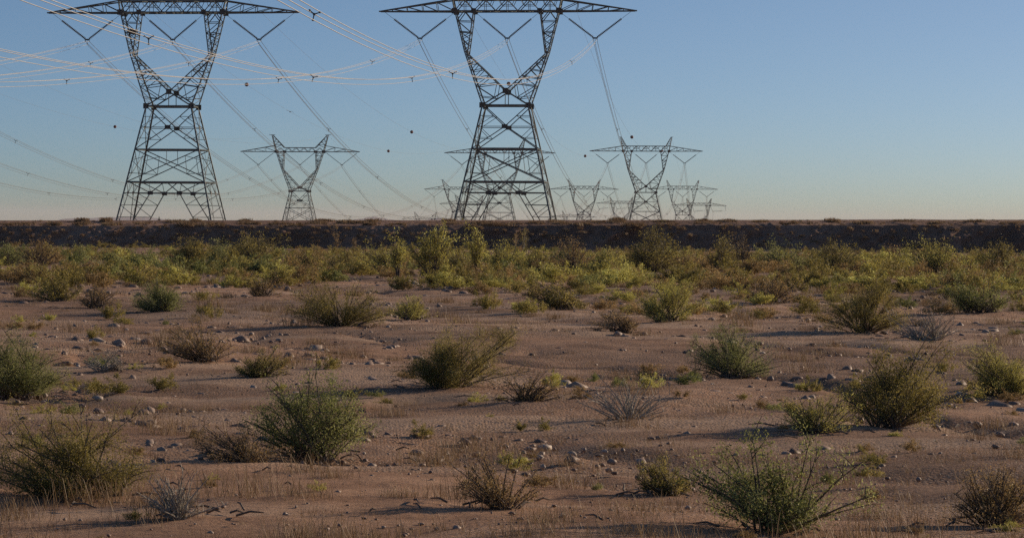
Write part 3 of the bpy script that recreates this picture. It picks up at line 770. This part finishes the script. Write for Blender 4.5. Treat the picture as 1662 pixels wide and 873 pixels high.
def plant_arrays(seed, h, rx, ry, nst=26, nleaf=5000, leaf=0.05, style='dome'):
    rs = np.random.RandomState(seed); rn = random.Random(seed)
    mb = MB(); P0 = []; T0 = []
    polys = []
    lob = [(0, rn.uniform(0.5, 1.25)) for _ in range(7)]
    lean = Vector((rn.gauss(0, 0.16)*rx, rn.gauss(0, 0.16)*ry, 0)); az0 = rn.uniform(0, 6.28)
    crowns = [Vector((rn.gauss(0, 0.16)*rx, rn.gauss(0, 0.16)*ry, 0)) for _ in range(3 if style == 'dome' else 1)]
    for i in range(nst):
        ph = rn.uniform(0, 2*math.pi) if rn.random() < 0.7 else az0 + rn.gauss(0, 0.7)
        ct = rn.uniform(0.12, 1.0) if style == 'dome' else rn.uniform(0.55, 1.0)
        st = math.sqrt(max(0, 1-ct*ct)); L = rn.uniform(0.72, 1.08)
        L *= lob[int((ph % 6.2832)/6.2832*7) % 7][1]
        end = Vector((rx*st*math.cos(ph)*L, ry*st*math.sin(ph)*L, h*min(1.08, ct*L + 0.04))) + lean*ct
        b0 = rn.choice(crowns) + Vector((rn.uniform(-0.07, 0.07)*rx, rn.uniform(-0.07, 0.07)*ry, -0.06))
        mid = b0*0.5 + Vector((end.x*0.42, end.y*0.42, end.z*0.62)) + Vector((rn.gauss(0, 0.04*rx), rn.gauss(0, 0.04*ry), 0))
        pts = [b0*(1-t)**2 + mid*2*t*(1-t) + end*t*t for t in (0, 0.2, 0.4, 0.6, 0.8, 1.0)]
        r0 = 0.010*h + 0.006
        mb.tube(pts, [r0, r0*0.85, r0*0.7, r0*0.5, r0*0.35, r0*0.2], 4)
        tint = rn.gauss(0.5, 0.17)
        polys.append((pts[2:], tint, 1.0))
        for k in range(4 if style != 'sapling' else 6):
            t = rn.uniform(0.35, 0.95); j = min(4, int(t*5)); p = pts[j].lerp(pts[j+1], t*5-j)
            dr = (end-b0).normalized()*0.55 + Vector((rn.gauss(0, 0.6), rn.gauss(0, 0.6), rn.gauss(0.25, 0.35)))
            ln = rn.uniform(0.14, 0.34)*h
            q = p + dr.normalized()*ln
            if q.z < 0.02: q.z = 0.04
            mb.tube([p, p.lerp(q, 0.5)+Vector((0, 0, 0.02*h)), q], [r0*0.35, r0*0.25, r0*0.12], 3)
            polys.append(([p, p.lerp(q, 0.5), q], tint + rn.gauss(0, 0.08), 0.8))
    # leaves follow the twigs in clumps
    wts = np.array([w_ for _, _, w_ in polys]); wts = wts*rs.uniform(0.35, 1.6, len(polys)); wts /= wts.sum()
    cnt = rs.multinomial(nleaf, wts)
    sig = {'dome': 0.055, 'spray': 0.03, 'sapling': 0.03}[style]*h
    for (pts, tn, _), c in zip(polys, cnt):
        if c == 0: continue
        A = np.array([tuple(p) for p in pts]); t = rs.rand(c)**0.7*(len(pts)-1); j = np.minimum(t.astype(int), len(pts)-2)
        pos = A[j] + (A[j+1]-A[j])*(t-j)[:, None]
        pos = pos + rs.normal(size=(c, 3))*sig
        P0.append(pos); T0.append(np.clip(tn + rs.normal(size=c)*0.16, 0, 1))
    pos = np.concatenate(P0); tin = np.concatenate(T0)
    keep = pos[:, 2] > 0.01; pos = pos[keep]; tin = tin[keep]
    V, Q = leaves(pos, leaf, rs, 0.35)
    return mb, V, Q, np.repeat(tin, 4)

KIND = {'olive': (L_OLIVE, BARK), 'green': (L_GREEN, BARK), 'yellow': (L_YELLOW, BARK), 'brown': (L_BROWN, BARK), 'dry': (L_DRY, BARK)}
PLANTS = []
def plant(px, base, top, wpx, kind, label, style='dome', seed=0, dens=1.0, leaf=None, name='shrub', nst=None, bark=None, cat='shrub', pos=None, group=None):
    if top < 402 and style == 'dome': top = base-(base-top)*1.1
    p = pos if pos is not None else on_ground(px, base)
    Y = p.y; h = (base-top)*Y/F; rx = wpx*0.5*Y/F; ry = rx*0.85
    lf = leaf or min(0.075, max(0.022, Y*0.00048))
    area = max(0.2, rx*h)
    n = int(min(60000, max(300, dens*(4.6 if Y > 120 and style == 'dome' else 3.1)*area/(lf*lf*0.42))))
    n_st = nst or int(min(80, 24+18*rx*2))
    mb, V, Q, tn = plant_arrays(seed*7+3, h, rx, ry, n_st, n, lf, style)
    root = empty(name, p, 0)
    mb.build('stems', bark or KIND[kind][1], root)
    mesh_np('foliage', V, Q, KIND[kind][0], root, tint=tn)
    tag(root, label, cat, group); PLANTS.append((p.x, p.y, rx)); return root

G1 = 'shrubs in the scrub before the embankment'
rows = [
 # px, base, top, width, kind, label, extra
 (8, 431, 395, 78, 'green', 'pale green rounded shrub cut by the left edge of the photo', {}),
 (62, 434, 391, 86, 'brown', 'straggly brownish shrub with bare leaning twigs near the left edge', dict(dens=0.45)),
 (128, 426, 400, 74, 'green', 'low pale green shrub right of the straggly brown one', {}),
 (183, 427, 401, 66, 'green', 'low pale green shrub beside the bare dirt patch', {}),
 (206, 411, 396, 16, 'dry', 'small tan dry clump at the foot of the embankment under the nest tower', dict(dens=0.5)),
 (303, 431, 376, 122, 'olive', 'largest round dark olive bush below the nest tower', dict(dens=1.3)),
 (412, 429, 384, 126, 'olive', 'second round olive bush, right of the largest round one', dict(dens=1.25)),
 (352, 424, 393, 70, 'green', 'small green bush squeezed between the two round olive bushes', {}),
 (500, 440, 396, 92, 'brown', 'brownish olive bush right of the two round bushes', dict(dens=0.8)),
 (560, 445, 402, 90, 'olive', 'olive bush in front of the thin dry sapling', dict(dens=0.8)),
 (622, 449, 401, 90, 'yellow', 'yellow green bush left of the tall leafy shrub', dict(dens=0.7)),
 (648, 452, 374, 46, 'yellow', 'upright yellow green spray, leftmost of the three tall leafy sprays', dict(style='spray', dens=1.3, leaf=0.075, nst=18)),
 (700, 455, 369, 96, 'yellow', 'tall leafy yellow green shrub below the big centre right tower, widest of the tall ones', dict(style='spray', dens=1.3, leaf=0.075, nst=34)),
 (774, 451, 367, 50, 'yellow', 'narrow tall leafy spray left of the pale-stemmed saplings', dict(style='spray', dens=1.3, leaf=0.075, nst=18)),
 (742, 447, 400, 84, 'olive', 'olive bush between the two tallest leafy sprays', dict(dens=0.8)),
 (812, 443, 397, 74, 'yellow', 'yellowish bush under the narrow tall leafy spray', dict(dens=0.8)),
 (868, 448, 405, 92, 'olive', 'wide olive bush below the pale-stemmed saplings', dict(dens=0.9)),
 (932, 446, 394, 84, 'brown', 'twiggy brownish bush right of the pale-stemmed saplings', dict(dens=0.55)),
 (968, 450, 402, 96, 'yellow', 'yellow green bush in front of the twiggy brownish one', dict(dens=0.9)),
 (1062, 442, 382, 126, 'olive', 'large olive bush below the lone right tower', dict(dens=1.0)),
 (1112, 438, 402, 70, 'brown', 'dull brown bush right of the large olive one', dict(dens=0.7)),
 (1168, 443, 391, 88, 'olive', 'rounded olive bush between the lone right tower and the rightmost bushes', dict(dens=0.9)),
 (1200, 440, 378, 50, 'brown', 'tall bare-twigged brown bush right of all the towers', dict(dens=0.25)),
 (1262, 441, 396, 96, 'green', 'green bush right of the tall bare-twigged one', {}),
 (1352, 446, 398, 110, 'olive', 'broad olive bush right of the green one, under open sky', {}),
 (1440, 436, 401, 84, 'brown', 'small brown bush at far right before the embankment', dict(dens=0.6)),
 (1522, 447, 393, 120, 'yellow', 'yellow green bush at far right, biggest one there', dict(dens=0.8)),
 (1622, 443, 396, 104, 'olive', 'olive bush at the right picture edge before the embankment', {}),
]
for i, (px, ba, to, wd, k, lab, ex) in enumerate(rows):
    plant(px, ba, to, wd, k, lab, seed=i+1, group=G1, **ex)
for i, (px, ba, to, wd, k, lab, nm, bk, dn) in enumerate([
 (838, 410, 374, 22, 'brown', 'left one of two thin pale-stemmed saplings below the big centre right tower', 'sapling', PALEBARK, 0.35),
 (848, 411, 371, 26, 'olive', 'right one of two thin pale-stemmed saplings below the big centre right tower', 'sapling', PALEBARK, 0.4),
 (549, 411, 368, 20, 'brown', 'thin dry brown sapling standing alone against the dark embankment', 'sapling', BARK, 0.3),
 (576, 408, 384, 14, 'brown', 'short dry sapling just right of the thin brown one', 'sapling', BARK, 0.3)]):
    plant(px, ba, to, wd, k, lab, style='sapling', seed=60+i, dens=dn, nst=4, leaf=0.07, name=nm, bark=bk, cat='sapling', group='thin saplings before the embankment')

G2 = 'low shrubs of the stony foreground'
front = [
 (95, 492, 442, 126, 'olive', 'olive shrub in the near plain at left, farthest of the left ones', 1.7),
 (160, 500, 462, 90, 'brown', 'small brown shrub beside the olive one in the near plain at left', 1.0),
 (262, 508, 446, 140, 'green', 'green shrub in the near plain below the round olive bushes', 1.7),
 (428, 482, 446, 96, 'brown', 'small brown shrub in the near plain left of centre', 1.2),
 (566, 534, 464, 170, 'olive', 'broad olive shrub in the near plain just left of centre', 1.8),
 (668, 520, 484, 90, 'yellow', 'low yellowish shrub right of the broad olive one in the near plain', 1.4),
 (905, 500, 446, 130, 'olive', 'olive shrub in the near plain just right of centre', 1.7),
 (1085, 524, 456, 150, 'yellow', 'yellow green shrub in the near plain below the lone right tower', 1.5),
 (1010, 538, 494, 110, 'brown', 'brown shrub left of the yellow green one in the near plain', 1.0),
 (1250, 494, 444, 126, 'brown', 'brown shrub in the near plain right of the yellow green one', 1.2),
 (1402, 540, 462, 190, 'olive', 'large olive shrub in the near plain at right', 1.8),
 (1500, 552, 500, 120, 'dry', 'dead straw coloured shrub beside the large olive one in the near plain', 0.12),
 (1590, 512, 450, 150, 'green', 'green shrub in the near plain at the right edge', 1.6),
 (36, 640, 530, 230, 'green', 'green foreground shrub cut by the left picture edge', 1.9),
 (176, 600, 556, 120, 'dry', 'dead leafless grey shrub at left in the foreground', 0.05),
 (330, 590, 528, 150, 'brown', 'brown foreground shrub left of centre', 1.4),
 (420, 612, 566, 110, 'olive', 'small olive shrub beside the brown foreground one', 1.6),
 (742, 630, 520, 230, 'olive', 'tall olive foreground shrub in the middle of the stony ground', 2.0),
 (852, 650, 602, 120, 'brown', 'small brown shrub touching the tall olive one in the middle', 1.2),
 (1010, 676, 604, 170, 'dry', 'dead leafless shrub right of the middle', 0.06),
 (1196, 606, 528, 170, 'green', 'green foreground shrub right of the middle dead one', 1.8),
 (1462, 690, 556, 270, 'olive', 'biggest olive foreground shrub at right', 2.0),
 (1326, 700, 640, 150, 'yellow', 'low yellow green shrub left of the biggest olive one', 1.5),
 (1634, 640, 552, 180, 'yellow', 'yellow green foreground shrub at the right picture edge', 1.6),
 (520, 742, 610, 260, 'green', 'big green foreground shrub left of centre', 2.0),
 (392, 752, 692, 150, 'brown', 'low brown shrub left of the big green one', 1.1),
 (120, 800, 640, 290, 'olive', 'nearest shrub at lower left, dense and olive', 2.0),
 (300, 842, 768, 170, 'dry', 'dead leafless shrub at lower left beside the dense olive one', 0.05),
 (810, 826, 742, 190, 'brown', 'nearest brown shrub at bottom centre', 1.4),
 (1080, 800, 742, 140, 'olive', 'low olive shrub at the bottom right of centre', 1.6),
 (1270, 866, 720, 290, 'green', 'nearest green shrub at lower right', 2.0),
 (1610, 846, 740, 240, 'brown', 'nearest brown shrub in the lower right corner', 1.4),
]
for i, (px, ba, to, wd, k, lab, dn) in enumerate(front):
    lf = min(0.07, max(0.018, on_ground(px, ba).y*0.00048))*(0.8 if i % 3 else 1.15)
    plant(px, ba, to, wd, k, lab, seed=100+i, group=G2, dens=dn*(0.7 if k == 'brown' else 1), leaf=lf, nst=(46 + (i*13) % 30), bark=PALEBARK if k == 'dry' else None)

# low scrub that closes the gaps: one mass
def mass(name, items, label, cat):
    Vs, Qs, Ts, off = [], [], [], 0
    for V, Q, T in items:
        Vs.append(V); Qs.append(Q+off); Ts.append(T); off += len(V)
    return np.concatenate(Vs), np.concatenate(Qs), np.concatenate(Ts)
def in_gap(x, y):
    q = proj((x, y, GZ))
    if 208 < q[0] < 260 and 404 < q[1] < 431: return True
    if 365 < q[0] < 462 and 427 < q[1] < 438: return True
    if -30 < q[0] < 60 and 438 < q[1] < 446: return True
    return False
KEEP = [(303, 431, 116), (412, 429, 118), (150, 427, 150), (8, 431, 70), (1062, 442, 116), (1168, 443, 80), (700, 455, 96), (774, 451, 50), (62, 434, 70)]
bases = {k: [plant_arrays(300+10*ki+j, 1.0, 1.15, 1.0, 22, 2600, 0.076) for j in range(4)] for ki, k in enumerate(('olive', 'green', 'yellow', 'brown'))}
rn = random.Random(77)
items = {k: [] for k in bases}
def scatter(y0, y1, count, h0, h1, wts, thr):
    made = 0; count = int(count*(1 + 19/(0.2*(y0+y1))))
    while made < count:
        y = y0 + (y1-y0)*rn.random()
        x = rn.uniform(-0.150*y-9, 0.245*y+10)
        if in_gap(x, y): continue
        q = proj((x, y, GZ))
        if any(abs(q[0]-a) < w_*0.5 and b_-4 < q[1] < b_+9 for a, b_, w_ in KEEP): continue
        if fbm(np.array([x*0.11]), np.array([y*0.05]), 21, 3)[0] < thr: continue
        k = rn.choices(list(bases), wts)[0]
        mb, V, Q, T = rn.choice(bases[k])
        s = rn.uniform(h0, h1); a = rn.uniform(0, 6.28); c, sn = math.cos(a), math.sin(a); wx = s*rn.uniform(0.9, 1.5)
        W = np.stack([(V[:, 0]*c - V[:, 1]*sn)*wx + x, (V[:, 0]*sn + V[:, 1]*c)*wx + y, V[:, 2]*s + ground_z(x, y)], 1)
        dt = rn.gauss(0, 0.12)
        items[k].append((W, Q, np.clip(T+dt, 0, 1))); made += 1
scatter(126, 165, 400, 0.4, 0.95, (4, 1.5, 3, 2), 0.20)
scatter(165, 200, 300, 0.3, 0.75, (4, 1.2, 2.4, 2), 0.22)
scatter(200, 248, 240, 0.2, 0.55, (4, 1.2, 1.6, 3), 0.28)
scatter(100, 126, 270, 0.3, 0.8, (4, 1, 2, 3), 0.34)
scatter(70, 100, 120, 0.16, 0.5, (3, 1, 1.4, 3), 0.42)
scatter(40, 70, 110, 0.10, 0.26, (2, 1, 1.5, 3), 0.46)
scatter(21, 40, 60, 0.06, 0.15, (2, 1, 1.5, 3), 0.46)
for k in items:
    V, Q, T = mass(k, items[k], '', '')
    o = mesh_np('low_scrub', V, Q, KIND[k][0], tint=T)
    tag(o, {'olive': 'low olive scrub filling the ground before the embankment', 'green': 'low green scrub scattered before the embankment',
            'yellow': 'low yellowish scrub scattered before the embankment', 'brown': 'low brown dry scrub scattered before the embankment'}[k], 'scrub', kind='stuff')

# dry grass: blades on the crest of the embankment and between the shrubs
def blades(pts, hs, n_per, rs, spread=0.5, wid=0.006):
    """pts (m,3) tuft positions, hs heights"""
    m_ = len(pts); idx = np.repeat(np.arange(m_), n_per); n = len(idx)
    h = hs[idx]*rs.uniform(0.45, 1.0, n); az = rs.uniform(0, 6.283, n); ln = rs.uniform(0.2, 1.3, n)*h
    b = pts[idx] + np.stack([rs.normal(size=n)*spread*hs[idx], rs.normal(size=n)*spread*hs[idx], np.full(n, -0.02)], 1)
    tip = b + np.stack([np.cos(az)*ln, np.sin(az)*ln, h], 1)
    wd = (wid + 0.010*h)*np.clip(b[:, 1]/120, 0.35, 1.6)
    sd = np.stack([-np.sin(az), np.cos(az), np.zeros(n)], 1)*wd[:, None]
    up = rs.uniform(0.5, 0.8, n)[:, None]; md = b*(1-up*0.8) + tip*up*0.8; md[:, 2] = b[:, 2] + (tip[:, 2]-b[:, 2])*np.clip(up[:, 0]+0.15, 0, 1)
    V = np.stack([b-sd, b+sd, md+sd*0.7, md-sd*0.7, md-sd*0.7, md+sd*0.7, tip, tip], 1).reshape(-1, 3)
    t = np.clip(np.repeat(rs.rand(m_), n_per)*0.6 + rs.rand(n)*0.4, 0, 1)
    Q = np.arange(8*n, dtype=np.int32).reshape(-1, 8)
    return V, np.concatenate([Q[:, :4], Q[:, 4:]]), np.repeat(t, 8)
rs = np.random.RandomState(9)
tuft = []
def crest_pt(px, v):
    """v = 0 front edge .. 1 top"""
    y = DYC + (DYT-DYC)*v; x = (px-CX)*y/F; ct = crest_z(x); cf = ct-0.47
    return (x, y, cf + (ct-cf)*max(0, v)**0.8 - 0.03)
for px, wd, v, hh, cnt in [(14, 26, .2, .26, 18), (45, 30, .3, .22, 16), (88, 24, .25, .3, 18), (133, 12, .75, .42, 18), (133, 22, .2, .35, 16), (171, 10, .7, .45, 16), (176, 26, .15, .3, 18),
        (225, 24, .3, .24, 14), (288, 22, .5, .36, 22), (318, 16, .6, .40, 18), (300, 30, .1, .4, 30), (345, 30, .1, .35, 26), (398, 12, .7, .36, 14), (405, 26, .25, .3, 20),
        (455, 26, .2, .28, 18), (482, 20, .1, .25, 14), (522, 24, .65, .34, 20), (516, 20, .3, .3, 16), (565, 20, .5, .34, 18), (585, 18, .4, .34, 16), (604, 14, .6, .36, 14), (602, 22, .15, .3, 16),
        (650, 26, .2, .22, 14), (700, 26, .15, .25, 16), (728, 14, .6, .38, 16), (738, 24, .2, .32, 18), (785, 34, .15, .4, 32), (800, 26, -.2, .38, 22), (835, 24, .2, .26, 14), (870, 22, .3, .34, 16),
        (905, 20, .5, .34, 18), (912, 28, .2, .3, 18), (945, 24, .1, .34, 20), (965, 20, .4, .28, 14), (1003, 14, .75, .44, 22), (1000, 22, .4, .36, 20), (1028, 24, -.1, .42, 24), (1077, 22, .5, .32, 16), (1085, 22, .1, .3, 14),
        (1140, 20, .6, .34, 18), (1148, 24, .2, .3, 16), (1180, 24, .6, .34, 18), (1235, 22, .4, .36, 18), (1290, 28, .2, .34, 20), (1350, 20, .6, .38, 18), (1402, 30, .2, .36, 22), (1470, 26, .5, .32, 18),
        (1520, 22, .2, .34, 16), (1580, 26, .4, .38, 20), (1640, 26, .2, .34, 18)]:
    for _ in range(cnt):
        q = crest_pt(px + rs.normal()*wd*0.33, v + rs.normal()*0.06); tuft.append((*q, hh*rs.uniform(0.6, 1.1)))
for _ in range(420):
    q = crest_pt(rs.uniform(-60, 1720), rs.uniform(-0.02, 0.9)); tuft.append((*q, rs.uniform(0.07, 0.18)))
for _ in range(420):                              # a few straws on the shaded face
    t = rs.uniform(0.15, 0.95); y = DY0 + (DYC-DY0)*t; px = rs.uniform(-40, 1700); x = (px-CX)*y/F
    z = GZ-0.25 + (crest_z(x)-0.47-GZ+0.25)*t; tuft.append((x, y-0.12, z+0.08, rs.uniform(0.08, 0.28)))
tuft = np.array(tuft)
V, Q, T = blades(tuft[:, :3], tuft[:, 3], 40, rs, 0.45, 0.012)
o = mesh_np('dry_grass', V, Q, L_DRY, tint=T)
tag(o, 'tan dry grass tufts along the crest of the embankment', 'grass', kind='stuff')

tf = []
while len(tf) < 14000:
    y = 20 + 228*rs.rand()**1.6; x = rs.uniform(-0.16*y-6, 0.25*y+6)
    dn = fbm(np.array([x*0.35]), np.array([y*0.16]), 31, 4)[0]
    if dn < 0.53 and rs.rand() > 0.10: continue
    tf.append((x, y, ground_z(x, y)-0.01, rs.uniform(0.03, 0.2)*rs.uniform(0.5, 1)*(1 if y < 120 else 1.6)))
for _ in range(170):
    y = 21 + 90*rs.rand()**1.4; x = y*rs.uniform(-0.15, 0.245); hh = rs.uniform(0.14, 0.36)
    for _ in range(9): tf.append((x + rs.normal()*0.05, y + rs.normal()*0.05, ground_z(x, y)-0.01, hh*rs.uniform(0.6, 1.1)))
tf = np.array(tf)
V, Q, T = blades(tf[:, :3], tf[:, 3], 20, rs, 0.7, 0.004)
o = mesh_np('dry_weeds', V, Q, L_DRY, tint=T)
tag(o, 'short dry weeds and straw scattered over the bare ground', 'weeds', kind='stuff')

mb = MB()
for x, y, r_ in PLANTS:
    if y > 110: continue
    for _ in range(int(5 + r_*12)):
        a = rs.uniform(0, 6.283); d_ = r_*abs(rs.normal())*1.1; b_ = rs.uniform(0, 6.283); l = rs.uniform(0.06, 0.32)
        c = Vector((x + d_*math.cos(a), y + d_*math.sin(a), 0)); c.z = ground_z(c.x, c.y) + 0.025
        e = Vector((math.cos(b_), math.sin(b_), rs.uniform(-0.05, 0.25)))*l
        mb.tube([c-e*0.5, c+Vector((0, 0, 0.02)), c+e*0.5], [0.009, 0.008, 0.004], 4)
o = mb.build('twig_litter', BARK); tag(o, 'broken dead twigs lying on the ground round the near shrubs', 'twigs', kind='stuff')

# gravel
def gravel(n):
    t = (1+5**0.5)/2
    ico = np.array([(-1, t, 0), (1, t, 0), (-1, -t, 0), (1, -t, 0), (0, -1, t), (0, 1, t), (0, -1, -t), (0, 1, -t), (t, 0, -1), (t, 0, 1), (-t, 0, -1), (-t, 0, 1)])/1.9
    F_ = np.array([(0, 11, 5), (0, 5, 1), (0, 1, 7), (0, 7, 10), (0, 10, 11), (1, 5, 9), (5, 11, 4), (11, 10, 2), (10, 7, 6), (7, 1, 8), (3, 9, 4), (3, 4, 2), (3, 2, 6), (3, 6, 8), (3, 8, 9), (4, 9, 5), (2, 4, 11), (6, 2, 10), (8, 6, 7), (9, 8, 1)])
    y = 18 + 130*rs.rand(n)**1.9; x = y*rs.uniform(-0.16, 0.25, n) + rs.uniform(-5, 5, n)
    z = np.array([ground_z(a, b_) for a, b_ in zip(x, y)])
    cl = fbm(x*0.22, y*0.16, 41, 4)
    s = (0.006 + 0.075*rs.rand(n)**9)*(1+y/60)*np.clip((cl-0.3)*4, 0.25, 1.25)
    z = z - s*0.25
    V = ico[None]*rs.uniform(0.6, 1.35, (n, 12, 3))*s[:, None, None]*rs.uniform(0.6, 1.3, (n, 1, 3))*np.array([1, 1, 0.6])
    a = rs.uniform(0, 6.28, n); c, sn = np.cos(a)[:, None], np.sin(a)[:, None]
    V = np.stack([V[..., 0]*c - V[..., 1]*sn, V[..., 0]*sn + V[..., 1]*c, V[..., 2]], -1) + np.stack([x, y, z], -1)[:, None]
    return V.reshape(-1, 3), (F_[None] + (np.arange(n)*12)[:, None, None]).reshape(-1, 3)
V, Q = gravel(26000)
o = mesh_np('gravel', V, Q, STONE, tint=np.repeat(np.clip(rs.beta(2, 2.4, 26000), 0, 1), 12)); tag(o, 'loose stones and gravel strewn over the near ground', 'gravel', kind='stuff')
# ------------------------------------------------------------------ air
def build_haze():
    m = MB(); x0, x1, y0, y1, z0, z1 = -16200, 16200, -480, 16200, -42.5, 46.0
    m.box(((x0+x1)/2, (y0+y1)/2, (z0+z1)/2), (x1-x0)/2, (y1-y0)/2, (z1-z0)/2)
    hm = bpy.data.materials.new('haze_air'); hm.use_nodes = True; t = hm.node_tree
    for n in list(t.nodes):
        if n.type == 'BSDF_PRINCIPLED': t.nodes.remove(n)
    v = t.nodes.new('ShaderNodeVolumePrincipled'); v.inputs['Density'].default_value = HAZE_DENSITY
    v.inputs['Color'].default_value = (1.0, 0.93, 0.98, 1)
    t.links.new(v.outputs[0], t.nodes['Material Output'].inputs['Volume'])
    o = m.build('haze', hm); tag(o, kind='stuff')
HAZE_DENSITY = 4.2e-5
build_haze()
